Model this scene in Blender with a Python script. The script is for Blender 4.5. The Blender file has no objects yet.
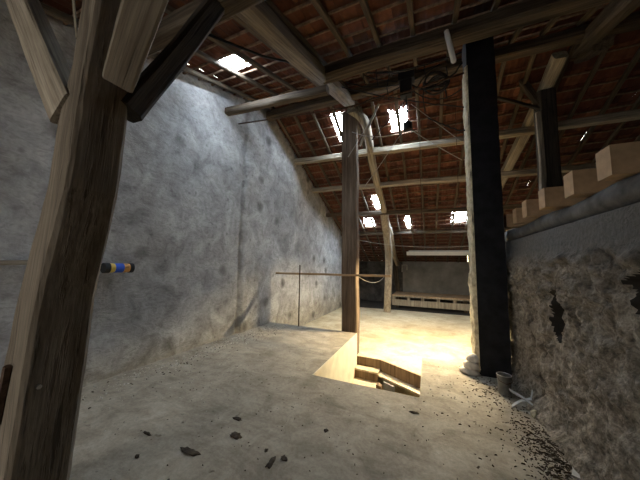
import bpy, bmesh, math, random
from mathutils import Vector, Matrix, noise
random.seed(7)
S = bpy.context.scene
COL = S.collection

# ------------------------------------------------------------------ camera
FPX, EYE = 249.0, 1.6
def cam_dir(u, v):
    return Vector((u - 320.0, 240.0 - v, -FPX))
Yc = cam_dir(428, 266).normalized()
Xc = -cam_dir(-258, 254); Xc = (Xc - Yc * Xc.dot(Yc)).normalized()
Zc = Xc.cross(Yc)
ROT = Matrix((Xc, Yc, Zc))                      # camera axes -> world axes
cam_data = bpy.data.cameras.new('camera')
cam_data.sensor_width = 36.0
cam_data.lens = FPX / 640.0 * 36.0
cam_data.clip_start = 0.02
cam = bpy.data.objects.new('camera', cam_data)
cam.matrix_world = Matrix.Translation((0, 0, EYE)) @ ROT.to_4x4()
COL.objects.link(cam)
S.camera = cam

# ------------------------------------------------------------------ world, exposure
S.view_settings.view_transform = 'Standard'
S.view_settings.look = 'None'
S.view_settings.gamma = 1.0
S.view_settings.use_curve_mapping = False
S.view_settings.exposure = 0.0
W = bpy.data.worlds.new('World'); S.world = W; W.use_nodes = True
bg = W.node_tree.nodes['Background']
bg.inputs['Color'].default_value = (1.0, 0.96, 0.90, 1)
bg.inputs['Strength'].default_value = 6.8
PANE_STRENGTH = 120.0
TUBE_STRENGTH = 2700.0
S.cycles.max_bounces = 6
S.cycles.diffuse_bounces = 4
S.cycles.sample_clamp_indirect = 4.0

# ------------------------------------------------------------------ geometry helpers
CAM0 = Vector((0, 0, EYE))
def ray(u, v): return ROT @ cam_dir(u, v)
def at_x(u, v, x): d = ray(u, v); return CAM0 + d * (x / d.x)
def at_y(u, v, y): d = ray(u, v); return CAM0 + d * (y / d.y)
def at_z(u, v, z): d = ray(u, v); return CAM0 + d * ((z - EYE) / d.z)
RIDGE_Y, RIDGE_Z = 5.42, 5.94
RS, FS = 0.41, 0.345
def roof_z(y):
    return RIDGE_Z - RS * (y - RIDGE_Y) if y > RIDGE_Y else RIDGE_Z - FS * (RIDGE_Y - y)
def on_rear(u, v, off=0.0):
    d = ray(u, v); t = (RIDGE_Z - off + RS * RIDGE_Y - EYE) / (d.z + RS * d.y); return CAM0 + d * t
def on_front(u, v, off=0.0):
    d = ray(u, v); t = (RIDGE_Z - off - FS * RIDGE_Y - EYE) / (d.z - FS * d.y); return CAM0 + d * t

def tag(o, label=None, cat=None, group=None, kind=None):
    if label: o['label'] = label
    if cat: o['category'] = cat
    if group: o['group'] = group
    if kind: o['kind'] = kind
    return o
def link(name, me, mat=None, parent=None):
    o = bpy.data.objects.new(name, me); COL.objects.link(o)
    if mat:
        for m in (mat if isinstance(mat, (list, tuple)) else [mat]): me.materials.append(m)
    if parent: o.parent = parent
    return o
def pydata(name, vs, fs, mat=None, parent=None, smooth=False):
    me = bpy.data.meshes.new(name); me.from_pydata([tuple(v) for v in vs], [], fs); me.update()
    if smooth:
        for p in me.polygons: p.use_smooth = True
    return link(name, me, mat, parent)
def empty(name, loc):
    o = bpy.data.objects.new(name, None); o.location = loc; o.empty_display_size = .1; COL.objects.link(o); return o
class MB:
    def __init__(s): s.v = []; s.f = []; s.m = []
    def box(s, lo, hi, mi=0):
        b = len(s.v); (x0, y0, z0), (x1, y1, z1) = lo, hi
        s.v += [(x0,y0,z0),(x1,y0,z0),(x1,y1,z0),(x0,y1,z0),(x0,y0,z1),(x1,y0,z1),(x1,y1,z1),(x0,y1,z1)]
        s.f += [tuple(b+i for i in q) for q in ((0,3,2,1),(4,5,6,7),(0,1,5,4),(1,2,6,5),(2,3,7,6),(3,0,4,7))]
        s.m += [mi]*6
    def prism(s, poly, z0, z1, mi=0):
        b = len(s.v); n = len(poly)
        s.v += [(p[0],p[1],z0) for p in poly] + [(p[0],p[1],z1) for p in poly]
        s.f += [tuple(b+i for i in range(n-1,-1,-1)), tuple(b+n+i for i in range(n))]
        s.f += [(b+i, b+(i+1)%n, b+n+(i+1)%n, b+n+i) for i in range(n)]; s.m += [mi]*(n+2)
    def tube(s, pts, r, n=6, mi=0, cap=True):
        pts = [Vector(p) for p in pts]; b = len(s.v); m = len(pts); up = Vector((0.13, 0.21, 0.97))
        for i, p in enumerate(pts):
            t = (pts[min(i+1,m-1)] - pts[max(i-1,0)]).normalized()
            a = t.cross(up)
            if a.length < .05: a = t.cross(Vector((1, .1, 0)))
            a.normalize(); c = t.cross(a)
            rr = r[i] if isinstance(r, (list, tuple)) else r
            for k in range(n):
                g = 2*math.pi*k/n; s.v.append(tuple(p + a*rr*math.cos(g) + c*rr*math.sin(g)))
        for i in range(m-1):
            for k in range(n):
                s.f.append((b+i*n+k, b+i*n+(k+1)%n, b+(i+1)*n+(k+1)%n, b+(i+1)*n+k)); s.m.append(mi)
        if cap:
            s.f += [tuple(b+k for k in range(n-1,-1,-1)), tuple(b+(m-1)*n+k for k in range(n))]; s.m += [mi, mi]
    def build(s, name, mat, parent=None, smooth=False, bevel=0, origin=None):
        vs = s.v
        if origin is not None: vs = [(x-origin[0], y-origin[1], z-origin[2]) for x, y, z in vs]
        o = pydata(name, vs, s.f, mat, parent, smooth)
        for p, mi in zip(o.data.polygons, s.m): p.material_index = mi
        if origin is not None: o.location = origin
        if bevel:
            bm = bmesh.new(); bm.from_mesh(o.data)
            bmesh.ops.bevel(bm, geom=bm.edges[:], offset=bevel, segments=1, affect='EDGES'); bm.to_mesh(o.data); bm.free()
        return o

def timber(name, pts, w, d, mat, label=None, cat=None, group=None, side=(1,0,0), jit=.007, taper=1.0, parent=None, seg=.14, chamfer=.16, sides=8):
    """A hewn timber along pts: a rounded-square section with wavering faces, its own z axis along the grain."""
    pts = [Vector(p) for p in pts]
    z = (pts[-1] - pts[0]).normalized(); x = Vector(side); x = (x - z*x.dot(z)).normalized(); y = z.cross(x)
    R = Matrix((x, y, z)).transposed(); inv = R.transposed()
    lp = [inv @ (p - pts[0]) for p in pts]
    # resample
    path = []
    for a, b in zip(lp, lp[1:]):
        n = max(1, int((b-a).length/seg))
        path += [a.lerp(b, i/n) for i in range(n)]
    path.append(lp[-1])
    if len(lp) > 2:
        for _ in range(4): path = [path[0]] + [(path[i-1]+path[i]*2+path[i+1])/4 for i in range(1, len(path)-1)] + [path[-1]]
    sd = random.random()*100; vs = []; L = len(path)
    c = chamfer
    base = [(-.5+c,-.5),(.5-c,-.5),(.5,-.5+c),(.5,.5-c),(.5-c,.5),(-.5+c,.5),(-.5,.5-c),(-.5,-.5+c)]
    for i, p in enumerate(path):
        k = 1 + (taper-1)*i/(L-1)
        ox = noise.noise((sd, p.z*.7, 0))*jit*2.2; oy = noise.noise((sd+9, p.z*.7, 3))*jit*2.2
        for q, (a, b2) in enumerate(base):
            n1 = noise.noise((sd+q*3.1, p.z*1.7, q))*jit*1.6
            vs.append((p.x + a*w*k*(1+n1/w) + ox, p.y + b2*d*k*(1+n1/d) + oy, p.z))
    fs = [(i*8+q, i*8+(q+1)%8, (i+1)*8+(q+1)%8, (i+1)*8+q) for i in range(L-1) for q in range(8)]
    fs += [tuple(range(7,-1,-1)), tuple((L-1)*8+q for q in range(8))]
    o = pydata(name, vs, fs, mat)
    o.matrix_world = Matrix.Translation(pts[0]) @ R.to_4x4()
    if parent:
        o.parent = parent; o.matrix_parent_inverse = Matrix.Translation(parent.location).inverted()
    tag(o, label, cat, group, 'thing' if label else None)
    return o
def sag(a, b, drop, n=14, wig=0):
    a, b = Vector(a), Vector(b); out = []
    for i in range(n+1):
        t = i/n; p = a.lerp(b, t); p.z -= drop*4*t*(1-t)
        if wig and 0 < i < n: p += Vector((random.uniform(-wig,wig), random.uniform(-wig,wig), random.uniform(-wig,wig)))
        out.append(p)
    return out
def cable(name, pts, r, mat, label, cat, group=None):
    m = MB(); m.tube(pts, r, 6); o = m.build(name, mat, smooth=True, origin=tuple(pts[0]))
    return tag(o, label, cat, group, 'thing')
ORD = 'first second third fourth fifth sixth seventh eighth ninth tenth eleventh twelfth thirteenth fourteenth fifteenth sixteenth seventeenth eighteenth nineteenth twentieth'.split()

# ------------------------------------------------------------------ materials
def nt(name):
    m = bpy.data.materials.new(name); m.use_nodes = True; t = m.node_tree
    return m, t, t.nodes['Principled BSDF']
def N(t, kind, **kw):
    n = t.nodes.new(kind)
    for k, v in kw.items():
        if k in n.inputs.keys(): n.inputs[k].default_value = v
        else: setattr(n, k, v)
    return n
def ramp(t, fac, stops):
    r = t.nodes.new('ShaderNodeValToRGB'); e = r.color_ramp.elements
    while len(e) < len(stops): e.new(.5)
    for s, (p, c) in zip(e, stops):
        s.position = p; s.color = (*c, 1) if len(c) == 3 else c
    t.links.new(fac, r.inputs[0]); return r.outputs[0]
def coords(t, scale=(1,1,1), kind='Object'):
    tc = t.nodes.new('ShaderNodeTexCoord'); mp = t.nodes.new('ShaderNodeMapping')
    mp.inputs['Scale'].default_value = scale; t.links.new(tc.outputs[kind], mp.inputs[0]); return mp.outputs[0]
def noi(t, vec, scale, detail=6, rough=.6, dist=0):
    n = N(t, 'ShaderNodeTexNoise', Scale=scale, Detail=detail, Roughness=rough, Distortion=dist)
    t.links.new(vec, n.inputs['Vector']); return n.outputs[0]
def mix(t, fac, a, b, mode='MIX'):
    n = t.nodes.new('ShaderNodeMix'); n.data_type = 'RGBA'; n.blend_type = mode
    for s, v in ((0, fac), (6, a), (7, b)):
        if hasattr(v, 'type') and not isinstance(v, (int, float, tuple)): t.links.new(v, n.inputs[s])
        else: n.inputs[s].default_value = (*v, 1) if isinstance(v, tuple) and len(v) == 3 else v
    return n.outputs[2]
def bump(t, bs, h, strength=.4, dist=.02, prev=None):
    b = N(t, 'ShaderNodeBump', Strength=strength, Distance=dist); t.links.new(h, b.inputs['Height'])
    if prev: t.links.new(prev, b.inputs['Normal'])
    t.links.new(b.outputs[0], bs.inputs['Normal']); return b.outputs[0]
def setc(t, bs, col, rough=.85):
    if isinstance(col, tuple): bs.inputs['Base Color'].default_value = (*col, 1)
    else: t.links.new(col, bs.inputs['Base Color'])
    bs.inputs['Roughness'].default_value = rough; bs.inputs['Specular IOR Level'].default_value = .25

def wood(name, dark, mid, light, crack=.5, rough=.85):
    m, t, bs = nt(name)
    v1 = coords(t, (16, 16, .5)); v2 = coords(t, (70, 70, 2.2)); v3 = coords(t, (5, 5, 1.3))
    n1 = noi(t, v1, 1.0, 6, .65, .15); n2 = noi(t, v2, 1.0, 4, .6); n3 = noi(t, v3, 1.0, 4, .6)
    c = ramp(t, n1, [(.28, dark), (.48, mid), (.72, light)])
    g = ramp(t, n2, [(.3, (.55,.55,.55)), (.65, (1.12,1.12,1.12))])
    c = mix(t, .8, c, g, 'MULTIPLY')
    b = ramp(t, n3, [(.35, (.6,.58,.55)), (.6, (1,1,1))]); c = mix(t, .7, c, b, 'MULTIPLY')
    ck = noi(t, coords(t, (30, 30, 1.1)), 1.0, 4, .55, .1)
    cr = ramp(t, ck, [(.33, (.2,.17,.15)), (.40, (1,1,1))]); c = mix(t, crack, c, cr, 'MULTIPLY')
    setc(t, bs, c, rough)
    h = mix(t, .5, n2, ramp(t, ck, [(.34, (0,0,0)), (.43, (1,1,1))]))
    bump(t, bs, h, .7, .012); return m
def plain(name, col, rough=.7, metal=0, nscale=20, var=.25, bmp=.2):
    m, t, bs = nt(name); n = noi(t, coords(t), nscale, 5, .6)
    lo = tuple(x*(1-var) for x in col); hi = tuple(min(1, x*(1+var)) for x in col)
    setc(t, bs, ramp(t, n, [(.3, lo), (.7, hi)]), rough); bs.inputs['Metallic'].default_value = metal
    bump(t, bs, n, bmp, .01); return m

def plaster_wall():
    m, t, bs = nt('grey_lime_plaster')
    v = coords(t)
    big = noi(t, v, .55, 5, .6, .4); med = noi(t, v, 2.6, 8, .68, .8); fin = noi(t, v, 17, 6, .65); sw = noi(t, coords(t, (1, .9, 2.2)), 5.5, 5, .6, 2.2)
    c = ramp(t, med, [(.27, (.21,.205,.20)), (.5, (.39,.385,.375)), (.72, (.55,.545,.53))])
    c = mix(t, .75, c, ramp(t, big, [(.36, (.55,.55,.56)), (.60, (1.1,1.09,1.07))]), 'MULTIPLY')
    c = mix(t, .55, c, ramp(t, sw, [(.36, (.66,.65,.64)), (.52, (1.04,1.04,1.04)), (.7, (.93,.93,.93))]), 'MULTIPLY')
    c = mix(t, .5, c, ramp(t, fin, [(.3, (.7,.7,.7)), (.6, (1.06,1.06,1.06))]), 'MULTIPLY')
    # stones and holes that show through the plaster
    vo = N(t, 'ShaderNodeTexVoronoi', Scale=1.25, Randomness=1.0); dist = mix(t, .12, v, N(t, 'ShaderNodeTexNoise', Scale=9.0).outputs[1]); t.links.new(dist, vo.inputs['Vector'])
    pit = ramp(t, vo.outputs[0], [(.05, (.22,.21,.20)), (.12, (.5,.49,.48)), (.19, (1,1,1))])
    c = mix(t, .8, c, pit, 'MULTIPLY')
    vo2 = N(t, 'ShaderNodeTexVoronoi', Scale=4.2, Randomness=1.0); t.links.new(dist, vo2.inputs['Vector'])
    c = mix(t, .45, c, ramp(t, vo2.outputs[0], [(.08, (.25,.24,.23)), (.15, (1,1,1))]), 'MULTIPLY')
    # browner and darker towards the foot of the wall
    sep = N(t, 'ShaderNodeSeparateXYZ'); t.links.new(v, sep.inputs[0])
    ad = N(t, 'ShaderNodeMath', operation='ADD'); t.links.new(sep.outputs[2], ad.inputs[0]); t.links.new(med, ad.inputs[1])
    low = ramp(t, ad.outputs[0], [(.3, (.80,.74,.62)), (1.0, (1,1,1))]); c = mix(t, .9, c, low, 'MULTIPLY')
    ab = N(t, 'ShaderNodeMath', operation='MULTIPLY_ADD'); t.links.new(noi(t, coords(t, (.1,.1,1)), 2.0, 3), ab.inputs[0]); ab.inputs[1].default_value = .16; t.links.new(sep.outputs[1], ab.inputs[2])
    ds = N(t, 'ShaderNodeMapRange', **{'From Min': 4.5, 'From Max': 4.9}); t.links.new(ab.outputs[0], ds.inputs[0])
    jn = ramp(t, ds.outputs[0], [(.25, (1,1,1)), (.42, (.70,.69,.68)), (.5, (.55,.54,.53)), (.56, (1.05,1.05,1.05)), (1, (1,1,1))])
    c = mix(t, .55, c, jn, 'MULTIPLY')
    setc(t, bs, c, .93)
    h = mix(t, .45, med, fin); h = mix(t, .35, h, sw); bump(t, bs, h, .55, .05); return m
def rubble_wall():
    m, t, bs = nt('rough_earth_render')
    v = coords(t); med = noi(t, v, 4.5, 8, .7, 1.0); fin = noi(t, v, 26, 6, .7); big = noi(t, v, .9, 4, .6)
    c = ramp(t, med, [(.30, (.085,.068,.05)), (.5, (.32,.272,.212)), (.72, (.54,.47,.38))])
    c = mix(t, .7, c, ramp(t, fin, [(.36, (.3,.3,.3)), (.58, (1.15,1.15,1.15))]), 'MULTIPLY')
    c = mix(t, .6, c, ramp(t, big, [(.35, (.6,.6,.6)), (.6, (1.05,1.04,1.02))]), 'MULTIPLY')
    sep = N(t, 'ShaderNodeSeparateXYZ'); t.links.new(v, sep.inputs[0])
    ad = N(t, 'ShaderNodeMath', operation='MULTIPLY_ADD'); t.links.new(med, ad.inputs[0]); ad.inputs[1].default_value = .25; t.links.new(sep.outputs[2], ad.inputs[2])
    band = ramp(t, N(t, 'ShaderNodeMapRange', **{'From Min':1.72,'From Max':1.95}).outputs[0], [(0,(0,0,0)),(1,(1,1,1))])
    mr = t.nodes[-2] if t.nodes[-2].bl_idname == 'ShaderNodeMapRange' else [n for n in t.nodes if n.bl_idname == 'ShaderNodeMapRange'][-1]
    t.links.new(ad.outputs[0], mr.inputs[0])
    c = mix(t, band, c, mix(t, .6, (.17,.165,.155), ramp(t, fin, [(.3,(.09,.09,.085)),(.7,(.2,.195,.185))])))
    setc(t, bs, c, .95); bump(t, bs, mix(t, .5, med, fin), 1.0, .09); return m
def concrete():
    m, t, bs = nt('dusty_concrete')
    v = coords(t); big = noi(t, v, .5, 5, .6, .5); med = noi(t, v, 3.2, 8, .7, .7); fin = noi(t, v, 30, 6, .7); st = noi(t, coords(t, (.8, 2.6, 1)), 1.6, 5, .65, 1.2)
    c = ramp(t, med, [(.28, (.205,.178,.135)), (.5, (.325,.285,.225)), (.74, (.44,.395,.32))])
    c = mix(t, .7, c, ramp(t, big, [(.36, (.68,.68,.67)), (.62, (1.06,1.05,1.04))]), 'MULTIPLY')
    c = mix(t, .6, c, ramp(t, st, [(.34, (.66,.65,.63)), (.55, (1.04,1.04,1.03))]), 'MULTIPLY')
    c = mix(t, .7, c, ramp(t, fin, [(.3, (.68,.67,.65)), (.6, (1.05,1.05,1.05))]), 'MULTIPLY')
    sp = noi(t, v, 11, 3, .5, .4); c = mix(t, .75, c, ramp(t, sp, [(.24, (.26,.23,.19)), (.31, (1,1,1))]), 'MULTIPLY')
    setc(t, bs, c, .9); bump(t, bs, mix(t, .5, med, fin), .35, .02); return m
def straw_floor():
    m, t, bs = nt('trodden_straw_earth')
    v = coords(t); med = noi(t, v, 2.2, 8, .7, .6); fin = noi(t, coords(t, (14, 30, 14)), 1.5, 5, .7, .5); big = noi(t, v, .6, 4, .6)
    c = ramp(t, med, [(.28, (.34,.27,.17)), (.5, (.50,.425,.29)), (.74, (.62,.55,.40))])
    c = mix(t, .7, c, ramp(t, fin, [(.3, (.7,.66,.6)), (.6, (1.06,1.05,1.02))]), 'MULTIPLY')
    c = mix(t, .6, c, ramp(t, big, [(.36, (.72,.68,.6)), (.6, (1.05,1.05,1.05))]), 'MULTIPLY')
    setc(t, bs, c, .95); bump(t, bs, fin, .6, .02); return m
def tile_mat():
    m, t, bs = nt('old_red_roof_tile')
    g = t.nodes.new('ShaderNodeNewGeometry'); n = noi(t, coords(t), 7, 5, .65)
    c = ramp(t, g.outputs['Random Per Island'], [(0, (.05,.018,.011)), (.35, (.115,.038,.019)), (.7, (.085,.030,.016)), (1, (.155,.06,.03))])
    c = mix(t, .7, c, ramp(t, n, [(.3, (.45,.43,.42)), (.62, (1.08,1.08,1.08))]), 'MULTIPLY')
    setc(t, bs, c, .85); bump(t, bs, n, .3, .01); return m
def pane_mat():
    m, t, bs = nt('bright_glass_tile')
    setc(t, bs, (.8,.85,.9), .2); bs.inputs['Emission Color'].default_value = (.69, .83, 1.0, 1); bs.inputs['Emission Strength'].default_value = PANE_STRENGTH; return m

M = dict(
    post=wood('weathered_oak', (.125,.098,.07), (.18,.145,.106), (.25,.207,.155), .6),
    pale=wood('sunbleached_oak', (.20,.165,.12), (.33,.28,.21), (.46,.40,.31), .55),
    beam=wood('old_roof_oak', (.04,.03,.021), (.085,.065,.045), (.15,.118,.083), .6),
    rafter=wood('thin_rafter_wood', (.055,.039,.027), (.10,.075,.05), (.155,.12,.084), .4),
    dark=wood('sooty_wood', (.022,.018,.014), (.05,.041,.032), (.085,.07,.055), .6),
    joist=plain('sawn_pine_end', (.40,.27,.155), .85, 0, 9, .22, .3),
    enamel=plain('white_enamel', (.74,.71,.63), .5, 0, 8, .06, .05),
    wall_chip=plain('fallen_plaster', (.42,.39,.33), .95, 0, 20, .35, .4),
    near_black=plain('near_black_rough', (.028,.023,.018), .95, 0, 3, .5, .6),
    brown=wood('brown_hewn_oak', (.085,.058,.038), (.15,.106,.072), (.24,.178,.125), .6), lining=plain('smooth_pale_render', (.66,.61,.48), .9, 0, 5, .12, .3),
    fresh=wood('sawn_softwood', (.30,.19,.105), (.43,.29,.165), (.55,.39,.24), .25),
    board=wood('stair_board', (.13,.085,.05), (.22,.15,.09), (.31,.22,.14), .35),
    tread=wood('lit_tread', (.46,.36,.24), (.62,.52,.38), (.74,.65,.50), .15),  # paler than the boards: light on the step tops put into colour
    wall=plaster_wall(), rubble=rubble_wall(), concrete=concrete(), straw=straw_floor(), tile=tile_mat(), pane=pane_mat(),
    lath=plain('tile_lath', (.13,.085,.055), .9, 0, 12, .5),
    tar=plain('black_tar', (.012,.012,.014), .55, 0, 6, .5, .5),
    lime=plain('yellowed_lime', (.42,.36,.24), .95, 0, 14, .4, .8),
    iron=plain('rusty_iron', (.075,.045,.03), .7, .6, 25, .4),
    black=plain('black_rubber', (.012,.012,.013), .6, 0, 20, .2),
    steel=plain('worn_steel', (.42,.41,.38), .4, .9, 20, .2),
    white=plain('dusty_white', (.42,.41,.38), .7, 0, 15, .15),
    cream=plain('cream_enamel', (.45,.43,.38), .5, 0, 15, .1),
    sack=plain('pale_plaster_lump', (.60,.55,.47), .95, 0, 12, .3, .7),
    cord=plain('dusty_cord', (.30,.28,.25), .9, 0, 40, .2),
    dirt=plain('dark_dung', (.055,.043,.031), .95, 0, 30, .5, .8),
    litter=plain('dark_straw_litter', (.055,.04,.025), .95, 0, 30, .5),
    panel=plain('grey_sheet', (.20,.20,.195), .9, 0, 1.2, .35),
    log=plain('grey_bark', (.085,.083,.08), .9, 0, 8, .4, .8),
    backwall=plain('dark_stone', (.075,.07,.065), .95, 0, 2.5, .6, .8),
    blue=plain('blue_label', (.03,.10,.55), .5, 0, 10, .2), yellow=plain('yellow_label', (.75,.55,.12), .5, 0, 14, .3), orange=plain('orange_label', (.55,.28,.08), .5, 0, 30, .6),
)
m_tube, t_, b_ = nt('milky_tube'); setc(t_, b_, (.8,.8,.78), .25); M['tube'] = m_tube
m_lit, t_, b_ = nt('lit_tube'); setc(t_, b_, (.9,.9,.85), .3); b_.inputs['Emission Color'].default_value = (1, .80, .48, 1); b_.inputs['Emission Strength'].default_value = TUBE_STRENGTH; M['lit'] = m_lit

# ------------------------------------------------------------------ setting: floors
XW, XR = -4.03, 9.0
SLAB_FAR = 5.9
FZ = -.53
def floor_grid(): pass
fl = MB()
# the upper concrete floor with the stair hole, laid as blocks that share one top
fl.box((XW-.3, -2.6, -.28), (XR, 3.44, 0)); fl.box((XW-.3, 3.44, -2.4), (-1.58, SLAB_FAR, 0)); fl.box((-.13, 3.44, -2.4), (1.6, 4.9, 0)); fl.box((1.6, 3.44, -.28), (XR, 4.9, 0))
o = fl.build('floor', M['concrete']); tag(o, kind='structure')
f2 = MB()
f2.prism([(XW-.3, SLAB_FAR), (-1.60, SLAB_FAR), (-1.60, 5.97), (-1.03, 5.96), (-.13, 5.45), (-.13, 4.9), (XR, 4.9), (XR, 12.8), (-1.2, 12.75), (XW-.3, 12.5)], -2.4, FZ)
o = f2.build('floor', M['straw']); tag(o, kind='structure')
f4 = MB(); f4.prism([(XW-.3, 12.5), (-1.2, 12.75), (XR, 12.8), (XR, 15.7), (XW-.3, 15.7)], -2.4, FZ-.012); tag(f4.build('floor', M['near_black']), kind='structure')  # floor behind the straw, in a much darker colour
fw = MB(); fw.box((-1.58, 3.44, -2.4), (-1.568, SLAB_FAR+.005, -.004)); tag(fw.build('wall_stairwell', M['lining']), kind='structure')
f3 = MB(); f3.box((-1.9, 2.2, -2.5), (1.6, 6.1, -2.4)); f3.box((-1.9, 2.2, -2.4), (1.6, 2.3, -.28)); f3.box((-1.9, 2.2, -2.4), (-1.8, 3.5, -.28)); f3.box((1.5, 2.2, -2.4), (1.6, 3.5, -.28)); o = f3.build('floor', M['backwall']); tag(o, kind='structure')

# gable wall on the left: plaster with a slight step and hollows
def gable():
    ny, nz = 460, 72; y0, y1 = -2.6, 15.6; vs = []
    for i in range(ny+1):
        y = y0 + (y1-y0)*i/ny; top = roof_z(y) + .01
        for j in range(nz+1):
            z = -.7 + (top+.7)*j/nz
            st = .5 + .5*math.tanh((y - 4.62 - .05*noise.noise((0, z*1.5, 2)))/.05)
            x = XW + .018*noise.fractal((y*.9, z*.9, 1.3), 1.0, 2.0, 4) + .07*st*max(0, 1-max(0,y-4.62)/2.6) - .05*math.exp(-((y-4.60-.04*noise.noise((0, z*1.5, 2)))/.035)**2)
            vs.append((x, y, z))
    k = nz+1
    fs = [(i*k+j, i*k+j+1, (i+1)*k+j+1, (i+1)*k+j) for i in range(ny) for j in range(nz)]
    n = len(vs)
    for i in range(ny+1):
        y = y0 + (y1-y0)*i/ny; vs += [(XW-.45, y, -.7), (XW-.45, y, roof_z(y)+.01)]
    fs += [(n+2*i, n+2*i+2, n+2*i+3, n+2*i+1) for i in range(ny)]
    fs += [(i*k+nz, n+2*i+1, n+2*i+3, (i+1)*k+nz) for i in range(ny)]
    o = pydata('wall_left', vs, fs, M['wall'], smooth=True); tag(o, kind='structure')
gable()
# low rough wall on the right
WR = 1.14
def low_wall():
    y0, y1 = -2.4, 5.05; ny, nz = 560, 150; vs = []; hq = []
    h1, h2 = at_x(557, 318, WR), at_x(640, 292, WR)
    for i in range(ny+1):
        y = y0 + (y1-y0)*i/ny
        for j in range(nz+1):
            z = 2.0*j/nz
            ro = 1/(1+math.exp((z - 1.74 - .05*noise.noise((y*2, 1, 0)))/.02))
            f = noise.fractal((y*3.2, z*4.5, .5), .9, 2.1, 6)
            rg = 1 - abs(noise.noise((y*5+noise.noise((y*3,z*3,4)), z*8, 7)))*2
            g = noise.fractal((y*11, z*13, 2.5), .8, 2.2, 4)
            dx = -ro*(.022 + .026*f + .030*g + .035*rg*abs(noise.noise((y*1.3, z*1.5, 3))))
            if z > 1.35 and z < 1.78: dx -= ro*.035*max(0, noise.noise((y*6+f, z*8, 11))+.1)*2.4
            dx -= .10*max(0, 1 - z/.28)**2
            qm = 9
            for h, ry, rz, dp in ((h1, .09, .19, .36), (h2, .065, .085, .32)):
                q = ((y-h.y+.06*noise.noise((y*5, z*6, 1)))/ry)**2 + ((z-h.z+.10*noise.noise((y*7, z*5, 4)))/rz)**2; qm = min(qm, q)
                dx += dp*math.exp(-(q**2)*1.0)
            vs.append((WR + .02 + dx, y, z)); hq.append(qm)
    k = nz+1; fs = [(i*k+j, (i+1)*k+j, (i+1)*k+j+1, i*k+j+1) for i in range(ny) for j in range(nz)]
    n = len(vs)
    for i in range(ny+1): y = y0 + (y1-y0)*i/ny; vs += [(WR+.45, y, 2.0), (WR+.45, y, 0)]
    fs += [(i*k+nz, (i+1)*k+nz, n+2*i+2, n+2*i) for i in range(ny)] + [(n+2*i, n+2*i+2, n+2*i+3, n+2*i+1) for i in range(ny)]
    fs += [tuple([ny*k+j for j in range(nz+1)] + [n+2*ny, n+2*ny+1])[::-1], tuple([j for j in range(nz+1)] + [n, n+1])]
    o = pydata('wall_right', vs, fs, [M['rubble'], M['near_black']], smooth=True); tag(o, kind='structure')
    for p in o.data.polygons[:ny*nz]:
        if sum(hq[q] for q in p.vertices)/4 < 1.8: p.material_index = 1  # shade inside the two holes put into the colour
low_wall()
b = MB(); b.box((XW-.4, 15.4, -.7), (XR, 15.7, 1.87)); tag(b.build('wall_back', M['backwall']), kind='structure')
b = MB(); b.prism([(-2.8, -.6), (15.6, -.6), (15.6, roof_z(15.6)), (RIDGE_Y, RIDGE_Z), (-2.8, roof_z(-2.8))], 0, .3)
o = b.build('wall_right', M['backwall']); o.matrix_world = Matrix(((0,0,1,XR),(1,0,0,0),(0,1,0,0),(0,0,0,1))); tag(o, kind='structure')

b = MB(); zt = roof_z(-2.5)-.02
b.box((XW-.4,-2.7,-.28),(-3.9,-2.45,zt)); b.box((-3.9,-2.7,3.1),(-2.6,-2.45,zt)); b.box((-2.6,-2.7,-.28),(XR,-2.45,zt)); tag(b.build('wall_front', M['backwall']), kind='structure')  # gap at left is an unseen doorway, added to light the near post

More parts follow.
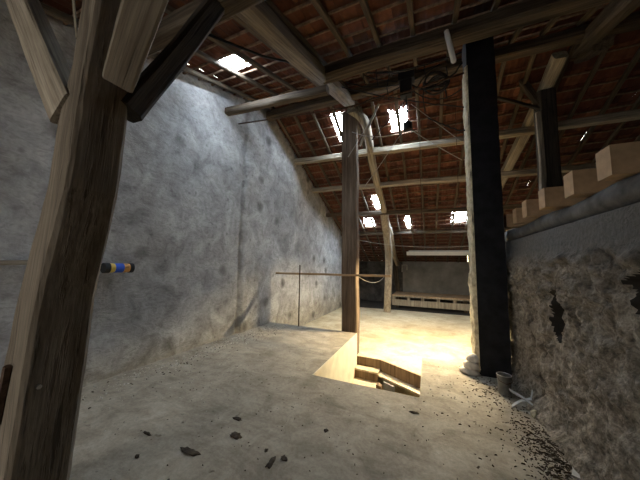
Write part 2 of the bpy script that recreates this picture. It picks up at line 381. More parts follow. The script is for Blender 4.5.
# ------------------------------------------------------------------ roof: tiles on laths
rear_lights = [(-2.38,-2.09,6.03,6.93), (-.94,-.36,6.26,6.92), (-2.06,-1.74,9.52,10.25), (-2.68,-2.24,10.95,11.75), (-.92,-.56,10.98,11.8), (.86,1.44,10.86,11.56)]
front_lights = [(-3.3,-2.88,2.86,3.38)]
chip_pts = {-1: [(p.x, p.y, .8) for p in (on_front(187,66), on_front(198,71), on_front(208,76), on_front(217,80))],
    1: [(p.x, p.y, .9) for p in (on_rear(610,75), on_rear(627,94), on_rear(583,135), on_rear(524,186), on_rear(293,137))]}
def roof(name, sgn, slope, length, holes, seed):
    rnd = random.Random(seed); mb = MB(); ln = math.hypot(1, slope); d = Vector((0, sgn/ln, -slope/ln)); nrm = Vector((0, sgn*slope/ln, 1/ln))
    P, Wd = .335, .225; rows = int(length/P)+1; org = Vector((0, RIDGE_Y, RIDGE_Z))
    x0 = XW - .42; cols = int((XR+.3-x0)/Wd)+1; prof = [(0,.012),(.16,-.004),(.42,.006),(.62,-.006),(.86,.006),(1.06,.014)]
    for r in range(rows):
        for c in range(cols):
            xa = x0 + c*Wd; s0 = r*P - .06 + rnd.uniform(-.008,.008); s1 = (r+1)*P + .03
            yc = RIDGE_Y + sgn*(r+.5)*P/ln
            if any(h[0]-.02 < xa+Wd/2 < h[1]+.02 and h[2]-.02 < yc < h[3]+.02 for h in holes):
                continue
            w = 1.0
            for (ex, ey, ew) in chip_pts[sgn]:
                if abs(xa+Wd/2-ex) < Wd/2 and abs(yc-ey) < P/2/ln: w = ew
            tilt = rnd.uniform(-.006,.006); lift = rnd.uniform(0,.008)
            bl = len(mb.v); k = len(prof)
            for (s, o_) in ((s0, -.012), (s1, .03)):
                for th in (0, .014):
                    for (q, h) in prof:
                        p = org + Vector((xa+q*Wd*w, 0, 0)) + d*(s + tilt*(q-.5)*2) + nrm*(o_ + h + th + lift); mb.v.append(tuple(p))
            for i in range(k-1):
                a = bl+i; mb.f += [(a, a+1, a+2*k+1, a+2*k), (a+k, a+3*k, a+3*k+1, a+k+1), (a, a+k, a+k+1, a+1)]; mb.m += [0]*3
        # the lath this row hangs on
        s = r*P + .02; p0 = org + d*s - nrm*.034; a = d*.016; n2 = nrm*.014; bl = len(mb.v)
        for x in (x0+.42, XR):
            for (i, j) in ((-1,-1),(1,-1),(1,1),(-1,1)): mb.v.append(tuple(p0 + Vector((x,0,0)) + a*i + n2*j))
        mb.f += [(bl+i, bl+(i+1)%4, bl+4+(i+1)%4, bl+4+i) for i in range(4)]; mb.m += [1]*4
    if sgn > 0:   # ridge tiles
        for c in range(int((XR-x0)/.35)+1):
            pts = [org + Vector((x0+c*.35+q, 0, 0)) for q in (0,.37)]; bl = len(mb.v)
            for p in pts:
                for g in range(7):
                    an = math.pi*g/6; mb.v.append((p.x, p.y+.16*math.cos(an), p.z+.13*math.sin(an)-.0))
            mb.f += [(bl+i, bl+i+1, bl+8+i, bl+7+i) for i in range(6)]; mb.m += [0]*6
    o = mb.build(name, [M['tile'], M['lath']]); tag(o, kind='structure')
    return org, d, nrm
roof('ceiling', 1, RS, 11.1, rear_lights, 3); roof('ceiling', -1, FS, 8.9, front_lights, 5)
wn = 0
for sgn, sl, hs in ((1, RS, rear_lights), (-1, FS, front_lights)):
    for (xa, xb, ya, yb) in hs:
        wn += 1; ln = math.hypot(1, sl); nrm = Vector((0, sgn*sl/ln, 1/ln)); mb = MB()
        cs = [Vector((x, y, roof_z(y))) for x, y in ((xa,ya),(xb,ya),(xb,yb),(xa,yb))]
        vs = [c + nrm*.03 for c in cs] + [c + nrm*.045 for c in cs]
        o = pydata('window_%d' % wn, vs, [(0,1,2,3),(7,6,5,4),(0,4,5,1),(1,5,6,2),(2,6,7,3),(3,7,4,0)], M['pane']); tag(o, kind='structure')
        fr = MB()
        for a, b2 in zip(cs, cs[1:]+cs[:1]): fr.tube([a+nrm*.035, b2+nrm*.035], .014, 4)
        fo = fr.build('window_frame', M['lath'], o); tag(fo, kind='structure')

# rafters that carry the laths
def rafters(sgn, slope, y_end, side_txt):
    ln = math.hypot(1, slope); nrm = Vector((0, sgn*slope/ln, 1/ln)); k = 0; x = XW + .22
    while x < 7.2:
        jx = x + random.uniform(-.05,.05); off = nrm*-.085
        a = Vector((jx, RIDGE_Y+sgn*.06, roof_z(RIDGE_Y+sgn*.06))) + off; e = Vector((jx+random.uniform(-.06,.06), y_end, roof_z(y_end))) + off
        nth = ORD[k] if k < 20 else 'twenty-' + ORD[k-20]
        timber('rafter', [a, e], .075, .075, M['rafter'], 'thin sawn rafter under the %s tile slope, %s from the gable wall' % (side_txt, nth), 'rafter', 'thin rafters under the %s tile slope' % side_txt, jit=.006, seg=.5)
        k += 1; x += .53
rafters(1, RS, 15.2, 'far'); rafters(-1, FS, -2.4, 'near')

# purlins
for (a, b2, wd, lab, g) in (
    ((-4.02, 7.08, 5.01), (.97, 7.08, 4.84), .17, 'uppermost purlin of the far slope, just below the two big skylights', 'pale'),
    ((-4.02, 8.47, 4.43), (1.12, 8.47, 4.27), .16, 'second purlin down the far slope, above the row of small skylights', 'pale'),
    ((-4.02, 9.95, 3.73), (1.33, 9.95, 3.60), .15, 'third purlin down the far slope, running between the small skylights', 'beam'),
    ((-4.02, 12.0, 3.13), (1.67, 12.0, 3.10), .15, 'lowest purlin of the far slope, over the hanging tube lamp', 'beam')):
    a = Vector(a); b2 = Vector(b2); e = a + (b2-a)*2.2; e.z = b2.z + (e.z-b2.z)*.3
    timber('purlin', [a, b2, e], wd, wd, M[g], lab, 'purlin', 'far slope purlins', side=(0,1,0), jit=.014)
timber('purlin', [(-1.75,4.02,5.14),(.3,4.08,5.20),(7.5,4.2,5.26)], .26, .24, M['beam'], 'heavy pale purlin of the near slope crossing in front of black chimney', 'purlin', side=(0,1,0), jit=.012)
timber('purlin', [(-4.02,3.97,4.93),(-1.62,3.97,4.80)], .15, .15, M['rafter'], 'short purlin of the near slope from the gable wall below front skylight', 'purlin', side=(0,1,0), jit=.012)
timber('purlin', [(-4.02,1.75,4.32),(7.5,1.75,4.32)], .2, .2, M['beam'], 'dark purlin of the near slope high over the near post braces', 'purlin', side=(0,1,0), jit=.012)
timber('ridge_beam', [(-4.02,5.42,5.66),(7.5,5.42,5.66)], .2, .22, M['beam'], 'long ridge beam at the top of the roof above middle post', 'beam', side=(0,1,0), jit=.012)

# truss at the middle post
PX = -1.78
timber('principal_rafter', [(PX+.08,5.6,5.62),(PX,4.3,5.22),(PX,1.9,4.42),(PX,.2,3.8)], .26, .24, M['post'], 'stout pale principal rafter coming overhead from the middle post', 'rafter', side=(1,0,0), jit=.01)
pr = [on_rear(366,118,.30), on_rear(371,160,.34), on_rear(383.5,209,.34), on_rear(391,235,.34)]
timber('principal_rafter', [(-1.7,5.75,5.5)] + pr + [(-1.62,13.4,2.28),(-1.62,15.0,1.66)], .2, .22, M['pale'], 'slender curved principal rafter of far slope running down to the far post', 'rafter', side=(1,0,0), jit=.012)
post = empty('timber_post', (-1.79, 6.05, FZ)); tag(post, 'square timber post in the middle, standing beside the stair hole', 'post', 'roof posts', 'thing')
sh = timber('shaft', [(-1.78,6.06,FZ),(-1.80,6.06,5.6)], .385, .27, M['brown'], jit=.012, parent=post, side=(1,0,0), chamfer=.07)
m = MB()
# far post
cb_ = [Vector((-1.77,11.95,FZ)), at_y(389,262,11.85), at_y(387.5,236,11.3), on_rear(384,213,.36)]
timber('timber_post', cb_, .30, .26, M['pale'], 'pale curved far post standing beside the low plank platform', 'post', 'roof posts', jit=.012)
lb, lt = at_y(398,290,15.27), at_y(393,247,15.1)
timber('timber_post', [Vector((lb.x,15.27,FZ)), lb, lt, at_y(391,238,14.9)], .24, .14, M['beam'], 'dark leaning post behind the platform end, against the back wall', 'post', 'roof posts', jit=.012)

# second truss, to the right of the chimney
TX = 2.28
timber('timber_post', [(TX,6.25,2.373),(TX,6.25,5.2)], .3, .3, M['dark'], 'dark sooty post rising behind the joist ends of the loft', 'post', 'roof posts', jit=.008)
timber('pole', [(TX-.19,6.1,2.373),(TX-.16,6.12,3.4),(TX-.18,6.1,4.72)], .085, .085, M['pale'], 'thin crooked pale pole up the side of the sooty post', 'pole', jit=.02)
fa = on_front(640,-12,.34); fb = on_front(555,72,.34)
timber('principal_rafter', [(fb.x,5.5,5.5), fb, fa, fa+(fa-fb)*.8], .26, .26, M['beam'], 'broad principal rafter overhead at the upper right corner', 'rafter', jit=.01)
ra = on_rear(541,100,.3); rb = on_rear(501,182,.3)
timber('principal_rafter', [(ra.x,5.6,5.5), ra, rb, rb+(rb-ra)*.7], .22, .2, M['pale'], 'tan principal rafter of far slope seen right of the black chimney', 'rafter', jit=.01)
timber('brace', [at_y(511,66,6.4), at_y(541,106,6.2)], .12, .12, M['beam'], 'short slanting brace high between chimney and sooty post', 'brace', jit=.01)
timber('tie_beam', [at_y(496,52,6.1), at_y(566,48,6.1)+Vector((.6,0,0))], .14, .16, M['dark'], 'dark tie beam joining the chimney top to the sooty post', 'beam', side=(0,1,0))
timber('brace', [at_y(497,98,6.3), at_y(545,110,6.15)], .06, .06, M['dark'], 'thin dark strut reaching from chimney to the crooked pole', 'brace', side=(0,1,0))

# ------------------------------------------------------------------ near post with braces
np_ = empty('timber_post', (-2.36,.86,0)); tag(np_, 'massive worn timber post standing nearest, its left face paler', 'post', 'roof posts', 'thing')
def near_post():
    secs = [(0,-2.25,.713,.335,.31),(.35,-2.22,.713,.335,.31),(.9,-2.172,.713,.30,.305),(1.36,-2.131,.716,.262,.30),(1.75,-2.06,.728,.27,.295),(2.05,-2.0,.735,.28,.285),(2.5,-1.975,.74,.28,.285),(2.62,-1.965,.742,.26,.28),(2.9,-1.94,.745,.23,.26),(3.4,-1.90,.745,.22,.25),(4.2,-1.86,.745,.2,.25)]
    zs = []; z = 0
    while z <= 4.2: zs.append(z); z += .05
    vs = []; n = 0
    for z in zs:
        for s0, s1 in zip(secs, secs[1:]):
            if s0[0] <= z <= s1[0]+1e-6:
                t = (z-s0[0])/(s1[0]-s0[0]); q = [a+(b2-a)*t for a, b2 in zip(s0, s1)]; break
        _, x, y, wl, wr = q
        ring = [(x,y+.02),(x,y+wr*.33),(x,y+wr*.66),(x,y+wr-.03),(x-.03,y+wr),(x-wl+.03,y+wr),(x-wl,y+wr-.03),(x-wl,y+.025),(x-wl+.025,y),(x-wl*.5,y),(x-.02,y)]
        n = len(ring)
        for i, (px, py) in enumerate(ring):
            j = .009*noise.noise((i*1.7, z*1.6, 5)) + .004*noise.noise((i*2.9, z*7, 8))
            vs.append((px+j+2.36, py+j*.8-.86, z))
    L = len(zs); fs = [(i*n+k, i*n+(k+1)%n, (i+1)*n+(k+1)%n, (i+1)*n+k) for i in range(L-1) for k in range(n)]
    fs += [tuple(range(n-1,-1,-1)), tuple((L-1)*n+k for k in range(n))]
    return pydata('shaft', vs, fs, M['post'], np_)
near_post()
m = MB(); c = at_x(37,386,-2.19); m.tube([(c.x-.05,c.y,c.z),(c.x+.012,c.y,c.z),(c.x+.03,c.y,c.z)], [.008,.012,.013], 10); o = m.build('bolt', M['steel'], np_); o.location = (2.36,-.86,0); o['label'] = 'bright steel bolt head'
m = MB(); p0 = at_y(9,366,.70); p1 = at_y(-3,424,.70); m.tube([p0, p0.lerp(p1,.5), p1], .024, 6); o = m.build('iron_strap', M['iron'], np_); o.location = (2.36,-.86,0)

# braces: left, towards the viewer, and along the wall
a0 = at_y(68,113,.78); a1 = at_y(21.5,0,.78)
timber('brace', [a0, a1, a1+(a1-a0)*.6], .12, .24, M['pale'], 'pale brace rising left from the head of nearest post', 'brace', 'braces of the nearest post', side=(0,1,0), jit=.008, chamfer=.07)
d0 = at_y(121,79,.80); d1 = at_y(147,2,.66)
timber('brace', [d0, d1, d1+(d1-d0)*.9], .15, .15, M['post'], 'broad dark brace rising towards the viewer above nearest post', 'brace', 'braces of the nearest post', side=(1,-.4,0), jit=.008, chamfer=.09)
e0 = at_x(127,113,-2.02); e1 = at_x(211,10,-1.95)
timber('brace', [e0, e1, e1+(e1-e0)*.35], .16, .16, M['dark'], 'long sooty brace rising right from nearest post in front of gable wall', 'brace', 'braces of the nearest post', side=(1,0,0), jit=.008)
s0, s1 = at_y(73,-4,.95), at_y(77,38,.95)
timber('wood_slat', [s1, s0, s0+(s0-s1)*.4], .025, .012, M['pale'], 'narrow pale slat hanging left of the nearest post head', 'slat', jit=.002)

# ------------------------------------------------------------------ the loft: log and joist ends on the right wall
m = MB(); pts = [(WR+.13+.012*math.sin(i*.9), -1.6+i*.33, 2.1+.008*math.sin(i*1.3)) for i in range(21)]
m.tube(pts, [.1+.01*math.sin(i*1.7) for i in range(21)], 12); tag(m.build('wall_plate_log', M['log'], smooth=True, origin=pts[0]), 'round grey log lying along the top of low rough wall', 'log', kind='thing')
JL = ['nearest and largest in view', 'second from the viewer', 'third from the viewer', 'fourth from the viewer', 'fifth from the viewer', 'last, beside the black chimney']
j0 = None
for k, y in enumerate((2.26,2.745,3.235,3.73,4.21,4.62)):
    if j0 is None:
        m = MB(); prof = [(-.03,0),(3.4,0),(3.4,.13),(.26,.13),(.25,.2),(-.03,.2)]
        for yy in (-.075, .075): m.v += [(px, yy, pz) for px, pz in prof]
        m.f += [(0,1,2,3), (0,3,4,5), (9,8,7,6), (11,10,9,6)] + [(i, i+6, (i+1)%6+6, (i+1)%6) for i in range(6)]; m.m += [0]*10
        j0 = o = m.build('floor_joist', M['joist'], bevel=0); o.location = (WR, y, 2.212); tag(o, None, 'joist', 'loft joists on the low wall')
    else:
        o = j0.copy(); COL.objects.link(o); o.location = (WR+random.uniform(-.015,.015), y, 2.212)
    o['kind'] = 'thing'
    tag(o, 'tan squared joist end on the grey log, ' + JL[k])

for k in range(22):
    y = 1.7 + k*.31
    if not (6.0 < y+.15 < 6.5 and False):
        m = MB(); m.box((1.55+random.uniform(-.04,.04), y, 2.345), (8.9, y+.295, 2.372))
        tag(m.build('floor_board', M['board'], origin=(1.55, y, 2.345)), 'long loft floorboard laid over the joists behind the low wall, %s from the viewer' % (ORD[k] if k < 20 else 'twenty-'+ORD[k-20]), 'board', 'loft floorboards', 'thing')

# ------------------------------------------------------------------ black chimney
ch = empty('chimney', (.86,4.72,0)); tag(ch, 'tall black tarred chimney shaft beside the low rough wall', 'chimney', kind='thing')
def shaft_mesh():
    vs = []; L = 90; ring = [(-.195,-.22),(-.06,-.225),(.08,-.225),(.205,-.22),(.205,.22),(-.19,.22),(-.2,.07),(-.2,-.08)]
    for i in range(L+1):
        z = 5.55*i/L
        for k, (x, y) in enumerate(ring):
            j = .012*noise.noise((k*2.3, z*2.4, 1)) + .008*noise.noise((k*1.3, z*7, 4)); vs.append((x+j, y+j, z))
    n = 8; fs = [(i*n+k, i*n+(k+1)%n, (i+1)*n+(k+1)%n, (i+1)*n+k) for i in range(L) for k in range(n)] + [tuple(L*n+k for k in range(n))]
    pydata('shaft', vs, fs, M['tar'], ch)
shaft_mesh()
def coat():
    ny, nz = 8, 130; vs = []
    for i in range(ny+1):
        for j in range(nz+1):
            y = -.235 + .45*i/ny; z = .05 + 4.9*j/nz
            lump = .022 + .03*max(0, noise.noise((y*9, z*6, 2))+.2) + .012*noise.noise((y*20, z*17, 5))
            lump *= (1 if z < 1.5 else .55); 
            if i in (0, ny): lump = -.02
            vs.append((-.205 - lump, y, z))
    k = nz+1; fs = [(i*k+j, i*k+j+1, (i+1)*k+j+1, (i+1)*k+j) for i in range(ny) for j in range(nz)]
    o = pydata('plaster_coat', vs, fs, M['lime'], ch); o['label'] = 'crumbling yellowish plaster coat'
coat()

# ------------------------------------------------------------------ stair in the floor hole
st = empty('wooden_stair', (-1.3,5.7,-.9)); tag(st, 'winding wooden stair going down through the floor hole', 'stair', kind='thing')
def sp(name, poly, z0, z1, mat):
    m = MB(); m.prism(poly, z0, z1); o = m.build(name, mat, st); o.location = -st.location; return o
sp('riser', [(-1.575,5.92),(-1.02,5.92),(-1.02,5.955),(-1.575,5.96)], -.71, FZ+.004, M['board'])
sp('tread', [(-1.575,5.70),(-1.05,5.66),(-1.02,5.93),(-1.575,5.94)], -.745, -.71, M['tread'])
sp('riser', [(-1.575,5.72),(-1.05,5.68),(-1.05,5.71),(-1.575,5.75)], -.91, -.74, M['board'])
sp('tread', [(-1.575,5.36),(-.92,5.26),(-1.0,5.70),(-1.575,5.74)], -.945, -.91, M['tread'])
sp('riser', [(-1.575,5.38),(-.92,5.28),(-.92,5.31),(-1.575,5.41)], -1.12, -.94, M['tread'])
sp('tread', [(-1.575,5.0),(-.8,4.9),(-.9,5.3),(-1.575,5.4)], -1.15, -1.115, M['tread'])
sp('riser', [(-1.05,5.92),(-.145,5.40),(-.13,5.44),(-1.02,5.955)], -.76, FZ+.006, M['board'])
sp('tread', [(-1.10,5.72),(-.18,5.19),(-.145,5.41),(-1.03,5.92)], -.80, -.76, M['tread'])
sp('newel', [(-1.02,5.32),(-.92,5.27),(-.9,5.36),(-1.0,5.42)], -2.4, -.80, M['board'])
sp('riser', [(-.9,5.5),(-.68,5.37),(-.66,5.40),(-.88,5.53)], -1.6, -.80, M['panel'])

# ------------------------------------------------------------------ rail by the floor edge
timber('rail_bar', [at_y(276,273,5.88), at_y(345,275,5.88), at_y(391,276,5.88)], .05, .05, M['fresh'], 'thin horizontal rail bar across the middle post', 'rail', side=(0,0,1), jit=.004)
m = MB(); t0, b0 = at_y(300,265,5.84), Vector((-3.09,5.84,0)); m.tube([b0, b0.lerp(t0,.5), t0], .016, 8)
tag(m.build('rail_rod', M['iron'], origin=tuple(b0)), 'upright rusty rod on the concrete edge crossing the rail bar', 'rod', kind='thing')

# ------------------------------------------------------------------ far end: platform, panel, tube lamp
PY = 13.4
pl = empty('plank_platform', (.9,14.3,FZ)); tag(pl, 'low pale plank platform on the straw floor before the back wall', 'platform', kind='thing')
def pp(name, lo, hi, mat):
    m = MB(); m.box(lo, hi); o = m.build(name, mat, pl); o.location = -pl.location; return o
for k in range(7): pp('deck_plank', (-1.71, PY-.03+k*.262, .075), (4.6, PY-.03+k*.262+.245, .115), M['fresh'])
pp('front_beam', (-1.73,PY,-.41), (4.6,PY+.09,-.12), M['pale']); pp('deck_beam', (-1.73,PY-.02,.02), (4.6,PY+.09,.076), M['pale'])
for x in (-1.72,-1.0,-.35,.35,1.05,1.75,2.6,3.5,4.4): pp('spacer_block', (x,PY+.01,-.125), (x+.14,PY+.25,.025), M['pale'])
for x in (-1.55, 1.5, 4.4):
    for y in (PY+.1,14.9): pp('leg', (x,y,FZ), (x+.12,y+.12,.075), M['beam'])
gp = MB(); gp.box((-1.36,15.3,.1), (4.5,15.38,1.84)); tag(gp.build('sheet_panel', M['panel'], origin=(1.6,15.34,.1)), 'big dull grey sheet standing behind the plank platform', 'panel', kind='thing')
br = MB(); q = [at_y(402,272,15.27), at_y(402,265,15.27), at_y(407,265,15.27), at_y(407,270,15.27)]; br.tube(q, .025, 5); tag(br.build('wall_bracket', M['white'], origin=tuple(q[0])), 'small white bent bracket above corner of grey sheet', 'bracket', kind='thing')

TY = 6.5
ta, tb = at_y(407,253.2,TY), at_y(476,255.2,TY); tl = empty('tube_lamp', tuple(ta.lerp(tb,.5))); tag(tl, 'long cream fluorescent tube lamp hanging above the straw floor', 'lamp', kind='thing')
def lp(name, fn, mat):
    m = MB(); fn(m); o = m.build(name, mat, tl); o.location = -tl.location; return o
LZ = ta.z
def trough(m):
    for sg in (-1, 1):
        m.box((ta.x,TY+sg*.066-.004,LZ-(.055 if sg < 0 else .040)),(tb.x,TY+sg*.066+.004,LZ+.03))
    m.box((ta.x,TY-.07,LZ+.026),(tb.x,TY+.07,LZ+.034))
    for x in (ta.x-.006, tb.x-.002): m.box((x,TY-.07,LZ-.04),(x+.008,TY+.07,LZ+.034))
lp('reflector', trough, M['enamel'])
lp('housing', lambda m: m.box((ta.x+.04,TY-.03,LZ+.034),(tb.x-.04,TY+.03,LZ+.065)), M['cream'])
lp('tube', lambda m: m.tube([(ta.x+.03,TY,LZ-.018),(tb.x-.03,TY,LZ-.018)], .019, 10), M['lit'])
for x in (ta.x+.008, tb.x-.03): lp('tube_socket', lambda m: m.box((x,TY-.025,LZ-.04),(x+.02,TY+.025,LZ+.026)), M['cream'])
for x in (ta.x+.35, tb.x-.3): lp('suspension_wire', lambda m: m.tube([(x,TY,LZ+.06),(x,TY,roof_z(TY)-.1)], .006, 5), M['iron'])
lp('pull_cord', lambda m: m.tube([(tb.x-.17,TY-.078,LZ-.03),(tb.x-.17,TY-.078,LZ-.2)], .008, 5), M['white'])

# ------------------------------------------------------------------ ironwork, cables and strings under the roof
rod_y = 4.35
cable('tie_rod', [at_y(228,125.5,rod_y), at_y(345,108,rod_y), at_y(420,88,rod_y), at_y(464,73,rod_y)], .016, M['iron'], 'thin dark iron rod from gable wall past the middle post to chimney', 'rod')
cable('tie_rod', [at_x(207,34,-2.6), at_x(262,56,-2.2), at_x(333,72,-1.75)], .018, M['black'], 'dark rod slanting below the front skylight to the middle post head', 'rod')
hb = empty('pulley_block', tuple(at_y(406,90,4.6))); tag(hb, 'dark pulley block hanging among the wires before the larger bright skylight', 'pulley', kind='thing')
c = hb.location
def hp(name, fn, mat):
    m = MB(); fn(m); return m.build(name, mat, hb)
hp('housing', lambda m: (m.box((-.10,-.07,-.13),(.10,.07,.16)), m.box((-.13,-.09,.16),(.15,.09,.3))), M['black'])
hp('hook', lambda m: m.tube([(0,0,.28),(0,0,5.05-c.z)], .02, 6), M['black'])
hp('rope', lambda m: m.tube([(.0,0,-.12),(.02,0,-.45),(.02,0,-.66)], .012, 6), M['black'])
hp('weight', lambda m: m.tube([(.02,0,-.62),(.02,0,-.66),(.02,0,-.78),(.02,0,-.8)], [.04,.08,.08,.05], 8), M['black'])
wp = at_y(447,34,3.92), at_y(454,62,3.92)
m = MB(); wd = wp[0]-wp[1]; m.tube([wp[1], wp[1]+wd*.04, wp[1]+wd*.9, wp[1]+wd*1.1], [.03,.038,.038,.034], 12); tag(m.build('white_tube', M['tube'], smooth=True, origin=tuple(wp[0])), 'short white tube hanging from heavy purlin left of black chimney', 'tube', kind='thing')
CY = 4.9
for (a, b2, r, dr, mat, lab) in (
    ((346,82),(400,84),.012,.10,'black','black cable sagging from the middle post head to the pulley block'),
    ((352,72),(462,52),.014,.16,'black','black cable looping under the heavy purlin to chimney top'),
    ((340,60),(402,80),.010,.18,'black','loose cable drooping above the pulley block'),
    ((410,84),(463,62),.016,.28,'black','thick dark cable coil hanging between pulley block and chimney'),
    ((412,90),(465,86),.010,.22,'black','thin dark cable drooping low between pulley and chimney side'),
    ((360,95),(398,100),.009,.02,'iron','rusty wire stretched beside the larger skylight top edge'),
    ((426,75),(372,140),.010,.02,'black','dark cable slanting across larger skylight down to middle post')):
    cable('electric_cable', sag(at_y(*a,CY), at_y(*b2,CY), dr, 14, .01), r, M[mat], lab, 'cable', 'cables under the roof')
cc = at_y(436,79,CY); m = MB()
for k in range(5):
    r0 = .17+.03*math.sin(k*2.1); m.tube([(r0*math.cos(g*.42)*1.15, .05*math.sin(g*.9+k)+.02*k, r0*math.sin(g*.42)*.75 - .02*k) for g in range(16)], .016, 6)
tag(m.build('cable_coil', M['black'], smooth=True, origin=None), 'tangled coil of dark cable hanging between pulley block and chimney top', 'cable', kind='thing').location = cc
for k, (u, v0, v1, lab) in enumerate(((364,52,84,'dark hanging wire end nearest the middle post, left of the others'), (377,44,86,'dark wire end hanging midway between middle post and pulley'), (388,62,100,'dark wire end hanging just left of the pulley block'), (424,64,112,'dark wire end dangling right of the larger skylight'), (446,66,98,'dark wire end dangling beside the chimney top'))):
    p0, p1 = at_y(u,v0,4.5), at_y(u+1,v1,4.5)
    cable('hanging_wire', [p0, p0.lerp(p1,.3)+Vector((.02,0,0)), p0.lerp(p1,.7)-Vector((.03,.02,0)), p1], .009, M['black'], lab, 'wire', 'wire ends under the roof')
for k, (a, b2, dr, lab) in enumerate((((336,86),(470,108),.05,'long dark cable from middle post passing under the pulley to chimney'), ((300,62),(404,72),.12,'dark cable slung from principal rafter to the pulley block'), ((356,104),(440,64),.10,'dark cable rising from middle post to the cable coil'), ((428,118),(470,132),.04,'dark stay wire from skylight corner down to chimney side'))):
    cable('electric_cable', sag(at_y(*a,4.75), at_y(*b2,4.75), dr, 14, .015), .011, M['black'], lab, 'cable', 'cables under the roof')
for (a, b2, dr, lab) in (
    ((411,104),(462,142),.0,'taut pale string from pulley block slanting to chimney, upper one'),
    ((410,129),(462,160),.02,'taut pale string from pulley weight slanting to chimney, lower one'),
    ((402,132),(365,186),.02,'pale string from pulley weight slanting down to middle post'),
    ((378,106),(348,157),.03,'pale string crossing the middle post near its top'),
    ((352,132),(404,131),.12,'pale string sagging below the larger skylight')):
    cable('string', sag(at_y(*a,CY+.3), at_y(*b2,CY+.3), dr, 8), .008, M['cord'], lab, 'string', 'strings near the pulley block')
cable('wall_cable', sag(at_y(359,240,6.1), at_y(473,246,4.85), .08, 16), .005, M['cord'], 'pale cable strung from middle post above the tube lamp', 'cable', 'cables under the roof')
cable('wall_cable', sag(at_y(359,277,6.1), at_y(386,274,11.8), .25, 12), .006, M['cord'], 'pale cable drooping between middle post and far post below rail', 'cable', 'cables under the roof')
for (a, b2, w, lab) in (((347,80),(360,112),.10,'pale board brace at the head of the middle post'), ((360.5,107),(371.5,147),.06,'pale lath brace slanting right beside middle post'), ((379,104),(359.5,146),.05,'pale lath brace crossing the other near middle post')):
    timber('brace_board', [at_y(*a,5.86), at_y(*b2,5.86)], w, .03, M['pale'], lab, 'brace', 'board braces at the middle post', side=(1,0,0), jit=.004)

# ------------------------------------------------------------------ against the gable wall
bt = [at_x(-12,263,-3.97), at_x(60,262,-3.97)]
timber('wall_batten', bt, .05, .03, M['pale'], 'thin wooden batten nailed on gable wall left of nearest post', 'batten', side=(0,0,1), jit=.003)
ca, cb = at_x(103,268,-3.93), at_x(132,268,-3.93); can = empty('spray_can', tuple(ca)); tag(can, 'black-capped tube with blue and yellow label lying against the gable wall', 'tube', kind='thing')
dv = cb-ca; dv.z = 0
def cp(name, t0, t1, r, mat):
    m = MB(); m.tube([dv*t0, dv*t1], r, 14); return m.build(name, mat, can, smooth=False)
cp('cap', 0, .18, .068, M['black']); cp('label_band', .18, .34, .062, M['yellow']); cp('label', .34, .64, .064, M['blue']); cp('label_band', .64, .86, .062, M['orange']); cp('base', .86, 1, .068, M['black'])

# ------------------------------------------------------------------ by the chimney foot
def lump(name, loc, sc, mat, label, cat, group=None, seed=0, rough=.25, parent=None):
    bm = bmesh.new(); bmesh.ops.create_icosphere(bm, subdivisions=3, radius=1)
    for v in bm.verts:
        k = 1 + rough*noise.fractal(v.co*1.7+Vector((seed*3.7,0,0)), 1, 2, 4); v.co = Vector((v.co.x*sc[0]*k, v.co.y*sc[1]*k, max(-.35*sc[2], v.co.z*sc[2]*k)))
    me = bpy.data.meshes.new(name); bm.to_mesh(me); bm.free()
    for p in me.polygons: p.use_smooth = True
    o = link(name, me, mat, parent); o.location = Vector(loc) + Vector((0,0,.35*sc[2])); tag(o, label, cat, group, 'thing' if label else None); return o
for i, (u, v, s, z, lab) in enumerate(((471,377,(.14,.12,.07),0,'flat pale plaster lump lowest at the chimney foot'), (474,369,(.115,.1,.09),.07,'pale plaster lump in the middle of the small heap by chimney'), (476,352,(.085,.08,.085),.17,'topmost pale plaster lump leaning on the chimney side'))):
    p = at_z(u, v, z); p = Vector((.56+.02*i, 4.55, z)); lump('plaster_lump', p, s, M['sack'], lab, 'lump', 'plaster lumps at the chimney foot', i)
bk = empty('bucket', (.86,4.0,0)); tag(bk, 'small dented grey paint bucket between chimney foot and rough wall', 'bucket', kind='thing')
m = MB(); m.tube([(0,0,.0),(0,0,.12),(0,0,.235)], [.066,.072,.078], 20, cap=False); m.tube([(0,0,.235),(0,0,.12),(0,0,.012)], [.074,.069,.062], 20, cap=False); m.tube([(0,0,.0),(0,0,.012)], .063, 20)
m.build('body', plain('dull_tin', (.16,.155,.14), .55, .3, 12, .35), bk, smooth=False)
m = MB(); m.tube([(.078*math.cos(g*math.pi/10), .078*math.sin(g*math.pi/10), .235) for g in range(21)], .005, 6); m.build('rim', M['steel'], bk)
m = MB(); m.tube([(0,0,.09),(0,0,.10)], .068, 20); m.build('dried_paint', M['sack'], bk)['label'] = 'pale dried paint inside'
m = MB(); m.tube([(-.08,0,.21),(-.065,-.075,.18),(.0,-.105,.16),(.065,-.075,.18),(.08,0,.21)], .005, 5); m.build('handle', M['iron'], bk)
sc = empty('bent_plastic', (1.0,3.72,0)); tag(sc, 'crumpled pale plastic cross lying against the foot of rough wall', 'scrap', kind='thing')
def strip(name, pts, w):
    vs = []; fs = []; n = len(pts)
    for i, (x, y, z) in enumerate(pts): vs += [(x,y-w/2,z),(x,y+w/2,z+.01),(x,y+w/2,z+.022),(x,y-w/2,z+.012)]
    for i in range(n-1): fs += [(i*4+k, i*4+(k+1)%4, i*4+4+(k+1)%4, i*4+4+k) for k in range(4)]
    fs += [(0,1,2,3)[::-1], tuple((n-1)*4+k for k in range(4))]
    o = pydata(name, vs, fs, M['white'], sc); return o
strip('arm', [(-.15,-.06,.005),(-.05,0,.06),(.05,.02,.09),(.08,.06,.17)], .035); o = strip('arm', [(-.13,.1,.12),(-.03,.03,.09),(.05,-.04,.05),(.07,-.1,.004)], .045)
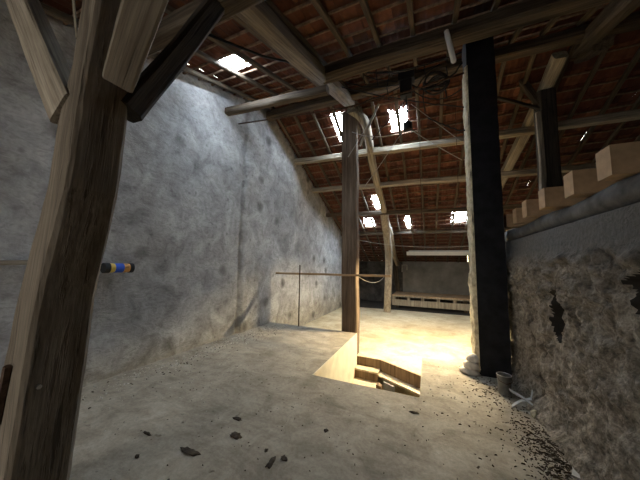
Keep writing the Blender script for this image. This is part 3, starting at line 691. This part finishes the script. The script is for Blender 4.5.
lump('stone', (1.02,3.55,0), (.035,.045,.05), M['lime'], 'pale stone chip beside crumpled plastic at wall foot', 'stone', seed=9)
pc = at_z(588,476,0)
m = MB(); m.prism([(pc.x-.12,pc.y-.06),(pc.x+.05,pc.y-.12),(pc.x+.06,pc.y+.03),(pc.x-.07,pc.y+.05)], .0, .012); tag(m.build('paper_scrap', M['white'], origin=(pc.x,pc.y,0)), 'flat pale scrap of board on floor at lower right corner', 'scrap', kind='thing')

# dirt clumps on the concrete
for i, (u, v, w, l, lab) in enumerate((
    (236,436,.055,.035,'largest dark dung clump left of the floor centre'), (237,419,.05,.02,'thin dark smear of dirt just beyond the largest clump'),
    (271,463,.022,.055,'long dark dropping nearest the viewer'), (284,459,.03,.022,'round dark dropping beside the long one'),
    (266,451,.014,.014,'tiny dark pellet beyond the long dropping'), (190,452,.09,.03,'drawn out dark streak of dirt left of largest clump'),
    (137,457,.02,.015,'small dark crumb near the foot of nearest post'), (147,434,.05,.012,'dark twig-like crumb row between post and streak'),
    (414,413,.05,.02,'dark patch of dirt in front of the stair hole'), (326,431,.02,.02,'small dark crumb below the stair hole, right of clumps'))):
    p = at_z(u, v, 0); lump('dirt_clump', (p.x,p.y,0), (w,l,.012), M['dirt'], lab, 'dirt clump', 'dirt clumps on the concrete floor', i+20, .6)
# uncountable litter
def litter(name, spots, label, flat=.004, mat='litter', seed=11):
    mb = MB(); rnd = random.Random(seed)
    for (x, y, n, sx, sy, ln) in spots:
        for _ in range(n):
            px, py = rnd.gauss(x, sx), rnd.gauss(y, sy)
            if -1.66 < px < -.08 and py > 3.42: continue
            if px > WR-.03 or px < XW+.04 or py > SLAB_FAR-.05: continue
            a = rnd.uniform(0, math.pi); L = ln*rnd.uniform(.4,1.3); w = L*rnd.uniform(.1,.45) if ln < .03 else L*rnd.uniform(.06,.22); b0 = len(mb.v); ca_, sa_ = math.cos(a), math.sin(a)
            z = flat*rnd.uniform(.3,1.5)
            for (i, j, k) in ((-1,-1,0),(1,-1,0),(1,1,0),(-1,1,0),(-.6,-.5,1),(.6,-.5,1),(.6,.5,1),(-.6,.5,1)):
                mb.v.append((px+ca_*i*L-sa_*j*w, py+sa_*i*L+ca_*j*w, .0005+z*k*1.6))
            mb.f += [tuple(b0+q for q in f) for f in ((4,5,6,7),(0,1,5,4),(1,2,6,5),(2,3,7,6),(3,0,4,7))]; mb.m += [0]*5
    o = mb.build(name, M[mat]); tag(o, label, 'litter', kind='stuff')
litter('straw_litter', [(.95,2.8,150,.07,.33,.032), (.90,2.85,800,.12,.38,.010), (.72,4.05,170,.16,.22,.014), (-.5,2.4,60,1.0,.6,.007), (-2,2.6,140,.9,.8,.007), (-3.6,3.5,160,.2,1.3,.014), (.4,3.2,90,.5,.7,.014)], 'dark straw crumbs strewn on concrete and along the wall feet')
litter('plaster_crumbs', [(-3.75,3.2,420,.14,1.1,.018), (-3.6,5.0,260,.2,.5,.02), (-3.0,2.6,120,.5,.8,.011), (.1,3.9,70,.35,.4,.009)], 'pale plaster crumbs fallen along the foot of the gable wall', .005, 'wall_chip', 29)
